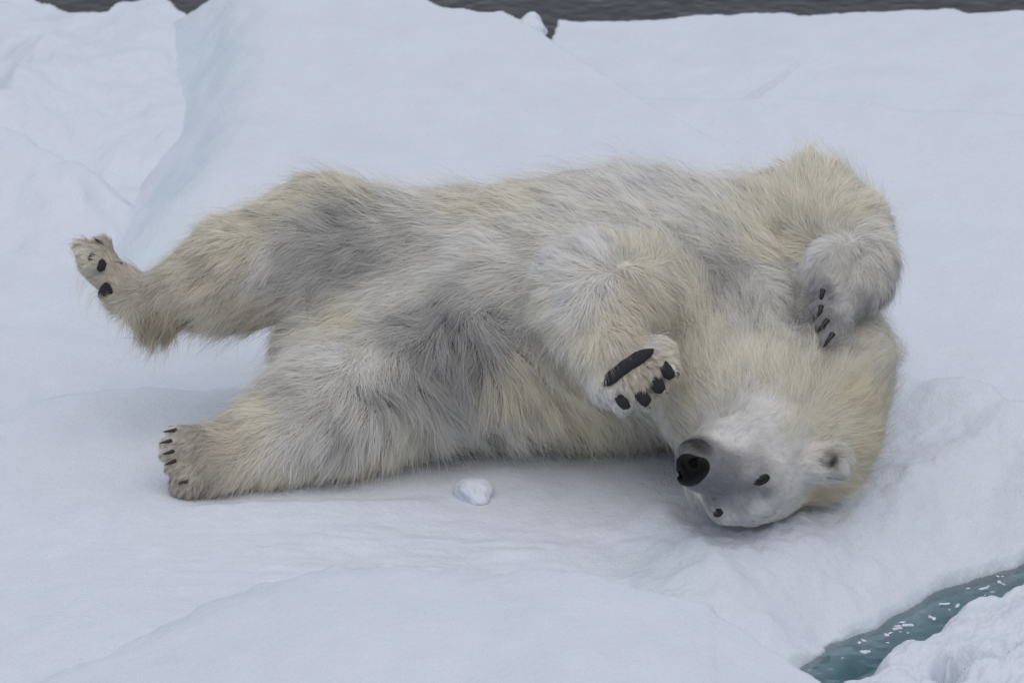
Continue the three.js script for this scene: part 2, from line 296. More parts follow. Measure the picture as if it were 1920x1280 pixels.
// foreleg folded up over the chest: upper arm, forearm bent back down, hand hanging
cap(60, [1400, 520, -150, 138], [1490, 435, -110, 92], [1534, 400, -80, 76]);
cap(30, [1534, 400, -80, 76], [1594, 434, -20, 66], [1624, 488, 40, 52]);
cap(22, [1626, 490, 50, 50], [1618, 525, 90, 48], [1578, 575, 140, 33]);
cap(22, [1618, 502, 70, 46], [1562, 494, 92, 40], [1548, 545, 132, 26]);
const foldToes = [[1537, 550, 152], [1534, 580, 168], [1546, 606, 190], [1556, 632, 210]];
foldToes.forEach(([x, y, d], i) => cap(7, [1578 - i * 2, y - 24, d - 34, 24], [x, y, d, 14.5]));
// skull, cheeks, muzzle, jaw
hcap(40, [-10, 0, -4.4], 9.0, [-3.8, 0, -2.0], 6.8);
for (const s of [-1, 1]) hcap(44, [-8, s * 5.4, -7.4], 5.4, [-2.5, s * 2.7, -6.6], 4.3);
hcap(30, [-1, 0, -3.9], 5.2, [9.5, 0, -5.2], 3.3);
hcap(18, [9.5, 0, -5.2], 3.2, [11.0, 0, -5.2], 2.5);
hcap(24, [-3, 0, -8.6], 4.6, [9, 0, -8.0], 2.5);
for (const s of [-1, 1]) hcap(18, [-1.6, s * 4.6, -0.6], 2.7, [1.4, s * 3.9, -1.2], 2.1);   // brows
const earAt = s => [-12.6, s * 11.2, 2.2];
for (const s of [-1, 1]) { const e = earAt(s); hcap(18, [-11.5, s * 6.5, -0.5], 2.6, [e[0], e[1], e[2]], 2.9); }
const grooves = [[[1225, 415], [1330, 500], [1400, 580], [1410, 640]], [[1470, 440], [1505, 520], [1500, 600]]];   // folds of loose skin between arm and chest
const carve = [];   // the cups of the ears and the sockets of the eyes
for (const s of [-1, 1]) { const e = earAt(s), c = head(e[0] + 2.6, e[1] + s * 0.2, e[2] - 0.1); carve.push([...c, 2.0 * HS]); }

function primDist(q, x, y, z) {
  const bx = q.b[0] - q.a[0], by = q.b[1] - q.a[1], bz = q.b[2] - q.a[2], px = x - q.a[0], py = y - q.a[1], pz = z - q.a[2];
  let t = (px * bx + py * by + pz * bz) / (bx * bx + by * by + bz * bz); t = t < 0 ? 0 : t > 1 ? 1 : t;
  const dx = px - bx * t, dy = py - by * t, dz = pz - bz * t;
  return Math.sqrt(dx * dx + dy * dy + dz * dz) - (q.ra + (q.rb - q.ra) * t);
}
let foldLines = [];
function bodyField(x, y, z, list = prims) {
  let d = 1e4; for (let i = 0; i < list.length; i++) d = smin(d, primDist(list[i], x, y, z), list[i].k);
  for (const c of carve) { const e = Math.hypot(x - c[0], y - c[1], z - c[2]) - c[3]; if (e < 30) d = smax(d, -e, 8); }
  if (d < 40 && d > -60) for (const q of foldLines) { const e = primDist(q, x, y, z); if (e < 30) d = smax(d, -e, 26); }
  return d;
}
// surface nets over a box, skipping blocks far from the surface
function surfaceNets(lo, hi, cell, field, primList) {
  const n = [0, 1, 2].map(i => Math.ceil((hi[i] - lo[i]) / cell) + 1), [nx, ny, nz] = n, F = new Float32Array(nx * ny * nz).fill(1e3), B = 8;
  for (let k0 = 0; k0 < nz; k0 += B) for (let j0 = 0; j0 < ny; j0 += B) for (let i0 = 0; i0 < nx; i0 += B) {
    const cx = lo[0] + (i0 + B / 2) * cell, cy = lo[1] + (j0 + B / 2) * cell, cz = lo[2] + (k0 + B / 2) * cell, R = B * cell * 0.9;
    let list = null, skip = false;
    if (primList) {
      let m = 1e9; const ds = primList.map(q => { const d = primDist(q, cx, cy, cz); if (d < m) m = d; return d; });
      list = primList.filter((q, i) => ds[i] < m + 2 * R + 110);
      const d = field(cx, cy, cz, list); skip = Math.abs(d) > R + 20;
      if (skip) { const v = d; for (let k = k0; k < Math.min(k0 + B, nz); k++) for (let j = j0; j < Math.min(j0 + B, ny); j++) F.fill(v, (k * ny + j) * nx + i0, (k * ny + j) * nx + Math.min(i0 + B, nx)); continue; }
    }
    for (let k = k0; k < Math.min(k0 + B, nz); k++) for (let j = j0; j < Math.min(j0 + B, ny); j++) for (let i = i0; i < Math.min(i0 + B, nx); i++)
      F[(k * ny + j) * nx + i] = field(lo[0] + i * cell, lo[1] + j * cell, lo[2] + k * cell, list);
  }
  const id = new Int32Array(nx * ny * nz).fill(-1), pos = [], idx = [], off = [0, 1, nx, nx + 1, nx * ny, nx * ny + 1, nx * ny + nx, nx * ny + nx + 1];
  const edges = [[0, 1], [2, 3], [4, 5], [6, 7], [0, 2], [1, 3], [4, 6], [5, 7], [0, 4], [1, 5], [2, 6], [3, 7]];
  for (let k = 0; k + 1 < nz; k++) for (let j = 0; j + 1 < ny; j++) for (let i = 0; i + 1 < nx; i++) {
    const o = (k * ny + j) * nx + i; let neg = 0; for (let c = 0; c < 8; c++) if (F[o + off[c]] < 0) neg++;
    if (neg === 0 || neg === 8) continue;
    let sx = 0, sy = 0, sz = 0, m = 0;
    for (const [a, b] of edges) { const fa = F[o + off[a]], fb = F[o + off[b]]; if ((fa < 0) === (fb < 0)) continue; const t = fa / (fa - fb); sx += mixn(a & 1, b & 1, t); sy += mixn(a >> 1 & 1, b >> 1 & 1, t); sz += mixn(a >> 2, b >> 2, t); m++; }
    id[o] = pos.length / 3; pos.push(lo[0] + (i + sx / m) * cell, lo[1] + (j + sy / m) * cell, lo[2] + (k + sz / m) * cell);
  }
  const quad = (a, b, c, d, flip) => { if (a < 0 || b < 0 || c < 0 || d < 0) return; flip ? idx.push(a, b, c, a, c, d) : idx.push(a, c, b, a, d, c); };
  for (let k = 1; k + 1 < nz; k++) for (let j = 1; j + 1 < ny; j++) for (let i = 1; i + 1 < nx; i++) {
    const o = (k * ny + j) * nx + i, f = F[o] < 0;
    if (f !== F[o + 1] < 0) quad(id[o], id[o - nx], id[o - nx - nx * ny], id[o - nx * ny], f === false ? false : true);
    if (f !== F[o + nx] < 0) quad(id[o], id[o - 1], id[o - 1 - nx * ny], id[o - nx * ny], f === false ? true : false);
    if (f !== F[o + nx * ny] < 0) quad(id[o], id[o - 1], id[o - 1 - nx], id[o - nx], f === false ? false : true);
  }
  return { pos, idx };
}
{
  const found = []; for (const line of grooves) { const p = line.map(([x, y]) => { let d = 620; while (d > -600 && bodyField(x, -y, d) > 0) d -= 3; return [x, -y, d]; }); for (let i = 0; i + 1 < p.length; i++) found.push({ a: p[i], b: p[i + 1], ra: 12, rb: 12, k: 1 }); }
  foldLines = found;
}
const bodyNet = surfaceNets([100, -1040, -480], [1740, -250, 520], 5, bodyField, prims);
console.log('body vertices', bodyNet.pos.length / 3);
const frontD = (x, y) => { for (let d = 620; d > -600; d -= 3) if (bodyField(x, -y, d) < 0) return d; return null; };
const grad = (x, y, z, e = 3) => { const g = [bodyField(x + e, y, z) - bodyField(x - e, y, z), bodyField(x, y + e, z) - bodyField(x, y - e, z), bodyField(x, y, z + e) - bodyField(x, y, z - e)], l = Math.hypot(...g) || 1; return g.map(v => v / l); };

// ---- coat: guides give, at places on the body, the lie of the hair, its length, lift, colour, clumping
const COAT = {  // coat colours (linear); grey and dark hold painted shade besides sparse, wet fur
  cream: [0.962, 0.934, 0.83], yellow: [0.955, 0.90, 0.74], white: [0.975, 0.968, 0.95], pale: [0.96, 0.948, 0.905],
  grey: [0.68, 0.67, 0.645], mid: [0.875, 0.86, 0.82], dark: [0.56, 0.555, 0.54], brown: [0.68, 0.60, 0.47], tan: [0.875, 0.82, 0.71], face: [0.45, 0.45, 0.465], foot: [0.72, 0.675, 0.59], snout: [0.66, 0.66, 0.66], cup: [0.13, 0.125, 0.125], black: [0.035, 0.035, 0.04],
};
const guides = [];
// x, y, direction (photo, y down), length, lift, colour, clump, reach
function gd(x, y, dx, dy, len, lift, color, clump = 0.5, reach = 1) {
  let d = frontD(x, y); if (d === null) { console.log('guide off body', x, y); return; }
  guides.push({ p: [x, -y, d], v: [dx, -dy, 0], len, lift, c: COAT[color], clump, reach });
}
// raised hind leg
gd(780, 375, -.8, -.3, 46, .55, 'pale', .5); gd(660, 350, -.9, -.2, 46, .5, 'cream', .5); gd(540, 385, -.95, .0, 44, .5, 'cream', .5); gd(450, 435, -.9, .2, 44, .5, 'cream', .5);
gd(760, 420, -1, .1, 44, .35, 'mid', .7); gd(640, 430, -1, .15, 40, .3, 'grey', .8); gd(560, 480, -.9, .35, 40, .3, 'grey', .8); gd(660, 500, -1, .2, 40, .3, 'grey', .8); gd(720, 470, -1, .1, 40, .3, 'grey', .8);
gd(600, 550, -.9, .4, 40, .3, 'mid', .7); gd(500, 510, -.85, .45, 44, .3, 'mid', .8); gd(430, 500, -.85, .45, 44, .3, 'tan', .8); gd(380, 540, -.85, .5, 42, .3, 'tan', .8); gd(470, 580, -.6, .75, 50, .4, 'tan', .7); gd(420, 600, -.3, .9, 52, .5, 'cream', .6);
gd(320, 600, -.4, .9, 50, .4, 'brown', .9); gd(310, 540, -.9, .4, 30, .3, 'foot', .7); gd(280, 520, -.9, -.1, 26, .3, 'mid', .6); gd(330, 500, -.9, .2, 40, .4, 'cream', .5);
gd(250, 580, -.3, .9, 44, .5, 'tan', .8); gd(225, 505, -.7, -.7, 18, .3, 'foot', .6); gd(190, 470, -.7, -.7, 18, .4, 'foot', .6); gd(160, 478, -.9, -.3, 20, .5, 'cream', .6); gd(200, 530, -.6, -.3, 18, .4, 'tan', .7);
// flank, belly
gd(900, 400, -.9, -.3, 50, .45, 'cream'); gd(1000, 370, -.85, -.5, 52, .5, 'cream'); gd(1120, 365, -.75, -.65, 54, .5, 'pale'); gd(1230, 365, -.6, -.8, 54, .55, 'white'); gd(1330, 370, -.5, -.85, 54, .5, 'pale');
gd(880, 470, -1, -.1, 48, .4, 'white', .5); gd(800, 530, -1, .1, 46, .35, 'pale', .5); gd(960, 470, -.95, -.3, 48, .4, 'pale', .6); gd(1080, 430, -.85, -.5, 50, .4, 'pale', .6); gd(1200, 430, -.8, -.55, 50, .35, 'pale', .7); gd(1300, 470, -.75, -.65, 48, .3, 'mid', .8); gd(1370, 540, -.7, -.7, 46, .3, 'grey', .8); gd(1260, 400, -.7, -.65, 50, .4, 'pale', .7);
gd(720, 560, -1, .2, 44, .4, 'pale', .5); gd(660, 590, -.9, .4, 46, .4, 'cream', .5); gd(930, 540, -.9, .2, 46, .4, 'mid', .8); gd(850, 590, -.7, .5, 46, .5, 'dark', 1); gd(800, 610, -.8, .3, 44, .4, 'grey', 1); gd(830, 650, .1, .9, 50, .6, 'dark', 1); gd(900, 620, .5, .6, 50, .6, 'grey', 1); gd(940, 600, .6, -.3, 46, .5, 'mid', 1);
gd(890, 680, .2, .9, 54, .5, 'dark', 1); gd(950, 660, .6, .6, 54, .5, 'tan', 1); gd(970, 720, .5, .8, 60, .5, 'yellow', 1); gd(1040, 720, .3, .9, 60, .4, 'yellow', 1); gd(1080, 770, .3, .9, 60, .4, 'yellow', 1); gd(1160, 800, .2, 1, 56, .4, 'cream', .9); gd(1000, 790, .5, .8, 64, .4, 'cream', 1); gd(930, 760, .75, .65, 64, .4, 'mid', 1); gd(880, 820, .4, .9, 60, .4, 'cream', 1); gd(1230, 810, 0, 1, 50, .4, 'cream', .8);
// lower hind leg
gd(585, 675, -.8, .3, 44, .5, 'pale', .4); gd(640, 660, -.6, .2, 44, .4, 'white', .4); gd(700, 660, -.2, .5, 44, .4, 'pale', .6); gd(720, 715, .1, .9, 50, .5, 'grey', 1); gd(640, 740, -.5, .8, 50, .35, 'mid', 1); gd(560, 730, -.8, .4, 46, .4, 'mid', .6); gd(500, 775, -.85, .3, 42, .4, 'cream', .5);
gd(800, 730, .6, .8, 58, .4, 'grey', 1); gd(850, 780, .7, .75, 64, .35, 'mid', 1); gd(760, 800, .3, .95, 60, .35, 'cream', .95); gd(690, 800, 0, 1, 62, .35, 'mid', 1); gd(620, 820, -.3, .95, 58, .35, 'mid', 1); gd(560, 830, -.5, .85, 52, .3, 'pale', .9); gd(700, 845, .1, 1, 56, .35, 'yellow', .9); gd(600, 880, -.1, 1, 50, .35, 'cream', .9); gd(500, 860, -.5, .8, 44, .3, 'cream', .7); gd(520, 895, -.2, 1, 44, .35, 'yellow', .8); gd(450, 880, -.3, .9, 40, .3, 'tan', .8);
gd(440, 830, -.8, .2, 36, .3, 'tan', .6); gd(400, 850, -.7, .6, 26, .3, 'foot', .8); gd(400, 900, -.3, .9, 28, .3, 'foot', .8); gd(360, 830, -1, .1, 13, .3, 'foot', .8); gd(345, 860, -1, .1, 12, .3, 'foot', .9); gd(350, 900, -.7, .6, 14, .3, 'foot', .9); gd(325, 825, -1, 0, 11, .4, 'pale', .7); gd(325, 880, -.9, .3, 12, .4, 'foot', .8);
// foreleg towards the camera
gd(1050, 500, -.9, -.4, 50, .5, 'white', .5); gd(1130, 480, -.5, -.8, 50, .45, 'white', .5); gd(1200, 470, .0, -.6, 48, .4, 'cream', .5); gd(1030, 570, -1, .1, 52, .5, 'cream', .6); gd(1080, 560, -.6, .2, 44, .45, 'white', .6); gd(1125, 545, -.1, .5, 40, .4, 'pale', .8); gd(1180, 560, .5, .7, 44, .4, 'tan', .7); gd(1230, 540, .5, .6, 46, .4, 'cream', .6); gd(1050, 640, -.5, .8, 52, .4, 'cream', .7); gd(1100, 660, -.2, .9, 44, .35, 'cream', .6); gd(1130, 620, .2, 1, 40, .35, 'cream', .6); gd(1180, 620, .3, .9, 36, .35, 'tan', .6); gd(1120, 715, -.4, .9, 26, .35, 'white', .6);
gd(1160, 680, .4, .7, 16, .3, 'tan', .6); gd(1200, 645, .6, .6, 18, .35, 'pale', .6); gd(1190, 712, .5, .8, 16, .6, 'tan', .9); gd(1222, 694, .6, .7, 16, .6, 'tan', .9); gd(1170, 735, .3, .9, 9, .3, 'pale', .7); gd(1150, 760, .0, 1, 14, .4, 'white', .6); gd(1220, 755, .5, .9, 12, .4, 'pale', .6); gd(1255, 665, .9, .2, 16, .4, 'cream', .6);
// chest and neck: hair runs away from the face
gd(1300, 580, -.6, -.8, 50, .3, 'cream', .6); gd(1400, 610, -.3, -.95, 48, .3, 'mid', .7); gd(1330, 660, -.5, -.85, 48, .3, 'cream', .6); gd(1440, 680, 0, -1, 46, .35, 'cream', .5); gd(1370, 720, -.4, -.9, 44, .35, 'cream', .5); gd(1300, 770, -.7, -.7, 42, .4, 'cream', .5); gd(1500, 740, .2, -1, 44, .35, 'cream', .5); gd(1560, 690, .3, -.95, 46, .35, 'cream', .5); gd(1600, 760, .8, -.6, 44, .4, 'yellow', .5); gd(1630, 680, .9, -.4, 46, .4, 'cream', .5); gd(1640, 640, .9, -.2, 46, .4, 'cream', .5); gd(1600, 840, 1, .1, 40, .4, 'yellow', .5); gd(1580, 900, .8, .6, 36, .4, 'yellow', .5); gd(1480, 800, .5, -.8, 34, .35, 'cream', .5); gd(1540, 820, .8, -.4, 32, .35, 'cream', .5); gd(1530, 910, .9, .4, 28, .35, 'yellow', .4);
// folded foreleg
gd(1420, 360, -.5, -.85, 54, .5, 'cream', .5); gd(1450, 430, -.6, -.6, 50, .4, 'cream', .5); gd(1500, 330, -.2, -1, 54, .55, 'cream', .45); gd(1560, 330, .2, -1, 50, .5, 'cream', .45); gd(1480, 470, -.5, .3, 46, .4, 'cream', .6); gd(1520, 400, -.2, -.6, 46, .4, 'cream', .5); gd(1590, 390, .5, -.5, 44, .4, 'cream', .5); gd(1630, 440, .7, .0, 34, .35, 'pale', .5); gd(1560, 450, -.5, -.5, 30, .4, 'white', .6);
gd(1530, 475, -.8, .2, 28, .4, 'white', .6); gd(1600, 490, -.1, .7, 20, .3, 'mid', .6); gd(1650, 510, .3, .9, 22, .3, 'mid', .6); gd(1620, 550, -.3, .9, 20, .3, 'grey', .6); gd(1570, 520, -.6, .5, 18, .3, 'mid', .6); gd(1590, 580, -.5, .8, 18, .3, 'mid', .6); gd(1550, 560, -.5, .7, 12, .3, 'face', .7); gd(1560, 600, -.4, .9, 12, .3, 'face', .7); gd(1520, 520, -.8, .5, 22, .4, 'white', .6); gd(1645, 520, .4, .9, 30, .35, 'pale', .5);
// face: short hair lying back from the nose
const hp = (f, a, c) => { const p = head(f, a, c); return [p[0], -p[1]]; };
gd(1345, 880, .8, -.1, 7, .25, 'face', .3, 1.1); gd(1370, 900, .8, .2, 8, .25, 'face', .3, 1.1); gd(1388, 912, .8, .2, 8, .25, 'face', .3, .9); gd(1352, 905, .7, .4, 8, .25, 'face', .3, .9); gd(1360, 868, .8, -.2, 8, .25, 'face', .3, .8); gd(1330, 920, .6, .7, 8, .25, 'face', .3, .6); gd(1310, 925, .3, .9, 8, .25, 'pale', .3, .6); gd(1400, 888, .8, -.2, 9, .25, 'snout', .3, .8); gd(1380, 935, .7, .5, 9, .25, 'snout', .3, .8); gd(1320, 832, .5, -.6, 6, .25, 'black', .3, .5); gd(1338, 840, .5, -.6, 6, .25, 'face', .3, .5); gd(1300, 835, .2, -.6, 6, .25, 'black', .3, .5);
gd(1380, 830, .7, -.7, 12, .25, 'white', .3, .8); gd(1420, 800, .6, -.8, 18, .3, 'white', .4, .9); gd(1360, 790, .1, -1, 18, .3, 'white', .4, .8); gd(1460, 850, .9, -.3, 15, .25, 'white', .3, .8); gd(1470, 900, 1, .1, 14, .25, 'white', .3, .8); gd(1420, 950, .8, .5, 12, .25, 'white', .3, .8); gd(1450, 970, .8, .5, 14, .3, 'white', .3, .8); gd(1510, 880, 1, -.1, 18, .3, 'white', .4, .8); gd(1430, 922, .9, .3, 8, .25, 'face', .3, .45); gd(1405, 905, .9, .1, 8, .25, 'face', .3, .5); gd(1450, 895, .9, .1, 10, .25, 'mid', .3, .4); gd(1362, 958, .6, .6, 8, .25, 'mid', .3, .4); gd(1365, 970, .5, .8, 9, .25, 'white', .3, .6); gd(1350, 820, .4, -.8, 10, .25, 'white', .3, .6);
gd(1556, 866, .6, -.1, 10, .4, 'cup', .4, .55); gd(1530, 835, .6, -.5, 20, .3, 'white', .4, .7); gd(1525, 900, .9, .3, 20, .3, 'white', .4, .7); gd(1440, 785, .5, -.8, 20, .3, 'white', .35, .9); gd(1490, 825, .7, -.6, 20, .3, 'white', .35, .9); gd(1400, 768, .3, -.9, 22, .3, 'white', .35, .9); gd(1335, 795, -.2, -.9, 16, .3, 'white', .35, .8); gd(1480, 930, .9, .4, 16, .3, 'white', .35, .7); gd(1586, 848, .8, -.4, 18, .5, 'pale', .5, .45); gd(1578, 890, .7, .6, 16, .5, 'white', .5, .5); gd(1545, 850, .3, -.5, 12, .5, 'mid', .4, .4);
console.log('guides', guides.length);

// ---- the bear group, at its base on the snow
const bear = new THREE.Group(); bear.name = 'polar_bear'; scene.add(bear);
tag(bear, 'polar bear lying on its back and side on snow, belly to camera, paws raised', 'bear');
const toM = (x, y, z) => { const p = P(x, -y, z); return [p[0] * S, p[1] * S, p[2] * S]; };

const nV = bodyNet.pos.length / 3, vDir = new Float32Array(nV * 3), vLen = new Float32Array(nV), vLift = new Float32Array(nV), vCol = new Float32Array(nV * 3), vClump = new Float32Array(nV), vNor = new Float32Array(nV * 3);
const wPos = new Float32Array(nV * 3);
{
  for (let i = 0; i < nV; i++) wPos.set(toM(bodyNet.pos[3 * i], bodyNet.pos[3 * i + 1], bodyNet.pos[3 * i + 2]), 3 * i);
  const g0 = geom(new Float32Array(bodyNet.pos), bodyNet.idx); vNor.set(g0.attributes.normal.array);
  const skin = new Float32Array(nV * 3);
  for (let i = 0; i < nV; i++) {
    const x = bodyNet.pos[3 * i], y = bodyNet.pos[3 * i + 1], z = bodyNet.pos[3 * i + 2];
    let W0 = 0, a = [0, 0, 0], L = 0, li = 0, c = [0, 0, 0], cl = 0;
    // the coat's patches have ragged borders
    const jx = 26 * fbm(x / 70, y / 70, z / 70, 2), jy = 26 * fbm(x / 70 + 40, y / 70, z / 70, 2), jz = 26 * fbm(x / 70 + 80, y / 70, z / 70, 2);
    const small = sstep(40, 160, Math.hypot(x - 1400, y + 890, z - 280));
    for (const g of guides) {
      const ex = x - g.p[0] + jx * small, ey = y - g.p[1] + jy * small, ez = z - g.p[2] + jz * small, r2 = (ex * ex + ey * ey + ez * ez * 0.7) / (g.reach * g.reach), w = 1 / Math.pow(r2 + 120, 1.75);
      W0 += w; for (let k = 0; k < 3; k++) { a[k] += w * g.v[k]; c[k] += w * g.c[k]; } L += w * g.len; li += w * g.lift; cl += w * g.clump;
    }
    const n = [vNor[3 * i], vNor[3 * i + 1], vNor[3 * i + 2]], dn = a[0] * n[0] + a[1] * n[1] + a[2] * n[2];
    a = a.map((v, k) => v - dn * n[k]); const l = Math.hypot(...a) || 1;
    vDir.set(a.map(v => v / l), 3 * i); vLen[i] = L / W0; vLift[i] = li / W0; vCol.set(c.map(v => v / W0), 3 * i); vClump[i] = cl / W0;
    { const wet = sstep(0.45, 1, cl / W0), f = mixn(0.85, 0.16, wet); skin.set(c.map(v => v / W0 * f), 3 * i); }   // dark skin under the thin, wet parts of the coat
  }
  addMesh('body', geom(wPos.slice(), bodyNet.idx, { color: skin }), skinMat, bear);
}
console.log('coat field done');

// ---- pads, claws, eyes, nose: small parts and the bare spots they leave in the coat
const bare = [];   // [x, y, z, r]
function frame(n, up) { const z = new THREE.Vector3(...n).normalize(), x = new THREE.Vector3(...up).cross(z).normalize(), y = z.clone().cross(x); return new THREE.Matrix4().makeBasis(x, y, z); }
// a leathery cushion: outline from half lengths along the photo direction ang, on the surface at (x, y)
function pad(name, x, y, ang, ha, hb, thick, bend = 0, at = null) {
  let d = frontD(x, y); if (d === null) { console.log('pad off body', x, y); return; }
  const n = at ? at.n : grad(x, -y, d), g = new THREE.SphereGeometry(1, 24, 16), p = g.attributes.position, M = frame(n, [Math.cos(ang), Math.sin(ang), 0]), v = new THREE.Vector3();
  for (let i = 0; i < p.count; i++) {
    let a = p.getX(i), b = p.getY(i), c = p.getZ(i); const k = 1 + 0.26 * fbm(a * 1.7 + x, b * 1.7 + hb * b / 14, c * 1.7, 2), B = b * hb * k, A = a * ha * k + bend * (b * b - 0.4);
    v.set(A * (1 + 0.45 * b * b), B, c * thick).applyMatrix4(M); p.setXYZ(i, ...toM(x + v.x, -y + v.y, d + v.z + 3));
  }
  g.computeVertexNormals(); for (let t = -1; t <= 1; t += 0.25) { const v2 = new THREE.Vector3(0, t * hb * 0.82, 0).applyMatrix4(M); bare.push([x + v2.x, -y + v2.y, d + v2.z, ha * 0.62]); }
  return addMesh(name, g, padMat, bear);
}
function claw(x, y, ang, len, r, out = 0.35, dd = 2, given = null) {
  const d = given ?? frontD(x, y); if (d === null) { console.log('claw off body', x, y); return; }
  const dx = Math.cos(ang), dy = Math.sin(ang), pts = [], n = 10, seg = 8, pos = [], idx = [];
  for (let i = 0; i <= n; i++) { const t = i / n; pts.push([x + dx * len * t, -y - dy * len * t, d + dd + out * len * Math.sin(t * 2.4) * 0.8]); }
  for (let i = 0; i <= n; i++) {
    const a = pts[Math.max(0, i - 1)], b = pts[Math.min(n, i + 1)], T = new THREE.Vector3(b[0] - a[0], b[1] - a[1], b[2] - a[2]).normalize(), U = new THREE.Vector3(0, 0, 1).cross(T).normalize(), V = T.clone().cross(U), R = r * Math.pow(1 - i / n, 0.65) + 0.3;
    for (let j = 0; j < seg; j++) { const th = j / seg * 2 * Math.PI, c = Math.cos(th) * R * 0.8, s = Math.sin(th) * R; pos.push(...toM(pts[i][0] + U.x * c + V.x * s, pts[i][1] + U.y * c + V.y * s, pts[i][2] + U.z * c + V.z * s)); }
  }
  for (let i = 0; i < n; i++) for (let j = 0; j < seg; j++) { const a = i * seg + j, b = i * seg + (j + 1) % seg; idx.push(a, b, a + seg, b, b + seg, a + seg); }
  const t = pos.length / 3; pos.push(...toM(...pts[n])); for (let j = 0; j < seg; j++) idx.push(n * seg + j, n * seg + (j + 1) % seg, t);
  bare.push([x + dx * len * .5, -y - dy * len * .5, d + 4, r * 0.8]);
  return addMesh('claw', geom(pos, idx), clawMat, bear);
}
const R0 = Math.PI / 180;
pad('palm_pad', 1173, 689, 34 * R0, 13, 54, 12, 3);
const toePads = [[1168, 754, 20], [1204, 744, 24], [1230, 720, 26], [1251, 696, 24]];
toePads.forEach(([x, y, l], i) => pad('toe_pad', x, y, (45 - i * 3) * R0, l * 0.74, l * 0.48, 12));
palmToes.forEach(([x, y], i) => claw(x + [6, 10, 12, 12][i], y + [8, 10, 8, 4][i], [80, 62, 45, 28][i] * R0, 12, 5, 0.3, 0, 244));
pad('toe_pad', 171, 481, 70 * R0, 6, 9, 5); pad('toe_pad', 190, 498, 70 * R0, 8, 12, 6); pad('sole_pad', 196, 548, 35 * R0, 13, 26, 8); 
[[222, 492, 200], [188, 455, 215]].forEach(([x, y, a]) => claw(x + 4, y + 3, a * R0, 20, 5));
[[322, 806, 172], [312, 826, 168], [316, 846, 165], [320, 864, 160], [334, 880, 165], [342, 902, 165]].forEach(([x, y, a], i) => i !== 4 && claw(x + 8, y, a * R0, [26, 23, 21, 22, 0, 18][i], 4.8));
foldToes.forEach(([x, y, d], i) => claw(x + 6, y - 6, [100, 100, 130, 125][i] * R0, [22, 24, 30, 32][i], 7, 0.3, 0, d + 12));

// nose, in head centimetres
{
  const f = (x, y, z) => {  // f forward, a across, c up
    const e = (p, r) => { const dx = (x - p[0]) / r[0], dy = (y - p[1]) / r[1], dz = (z - p[2]) / r[2], l = Math.hypot(dx, dy, dz); return (l - 1) * Math.min(...r); };
    let d = smin(e([12.5, 0, -4.7], [2.7, 3.1, 2.0]), e([13.1, 0, -6.3], [1.7, 1.7, 1.7]), 1.1);
    d = smin(d, e([11.6, 0, -4.2], [2.6, 2.2, 1.5]), 0.8);
    for (const s of [-1, 1]) { d = smax(d, -e([14.7, s * 1.5, -5.1], [1.3, 0.5, 0.75]), 0.45); d = smax(d, -e([14.1, s * 2.3, -5.7], [1.1, 1.0, 0.3]), 0.35); }
    return smax(d, -e([15.6, 0, -6.3], [1.0, 0.14, 1.6]), 0.3) ;
  };
  const net = surfaceNets([8, -4, -9], [16.5, 4, -1.5], 0.16, f), pos = [], uv = [];
  for (let i = 0; i < net.pos.length; i += 3) { pos.push(...toM(...head(net.pos[i], net.pos[i + 1], net.pos[i + 2]))); uv.push(net.pos[i + 1] / 12, net.pos[i + 2] / 12); }
  addMesh('nose', geom(pos, net.idx, { uv }), noseMat, bear);
  bare.push([...head(13.2, 0, -5.2), 2.2 * HS]);
}
// eyes: find the skin at the bearing of each, set the ball in a dark lid
function eye(x, y, r, ang) {
  for (let i = 0; i < 40 && !(frontD(x, y) > 225); i++) { x += 1; y -= 0.8; }
  const d = frontD(x, y), n = grad(x, -y, d, 6), mk = (rx, ry, rz, sink) => {
    const g = new THREE.SphereGeometry(1, 28, 20), p = g.attributes.position, M = frame(n, [-Math.sin(ang), Math.cos(ang), 0]), v = new THREE.Vector3();
    for (let i = 0; i < p.count; i++) { v.set(p.getX(i) * rx, p.getY(i) * ry, p.getZ(i) * rz - sink).applyMatrix4(M); p.setXYZ(i, ...toM(x + v.x, -y + v.y, d + v.z)); }
    g.computeVertexNormals(); return g;
  };
  const ball = addMesh('eye', mk(r * 0.8, r * 0.55, r * 0.62, -r * 0.02), eyeMat, bear);
  addMesh('eyelid', mk(r * 1.45, r * 0.86, r * 0.5, 0), lidMat, ball); bare.push([x, -y, d, r * 1.0]);
}
eye(1428, 899, 13, 20 * R0); eye(1347, 961, 11, 60 * R0);

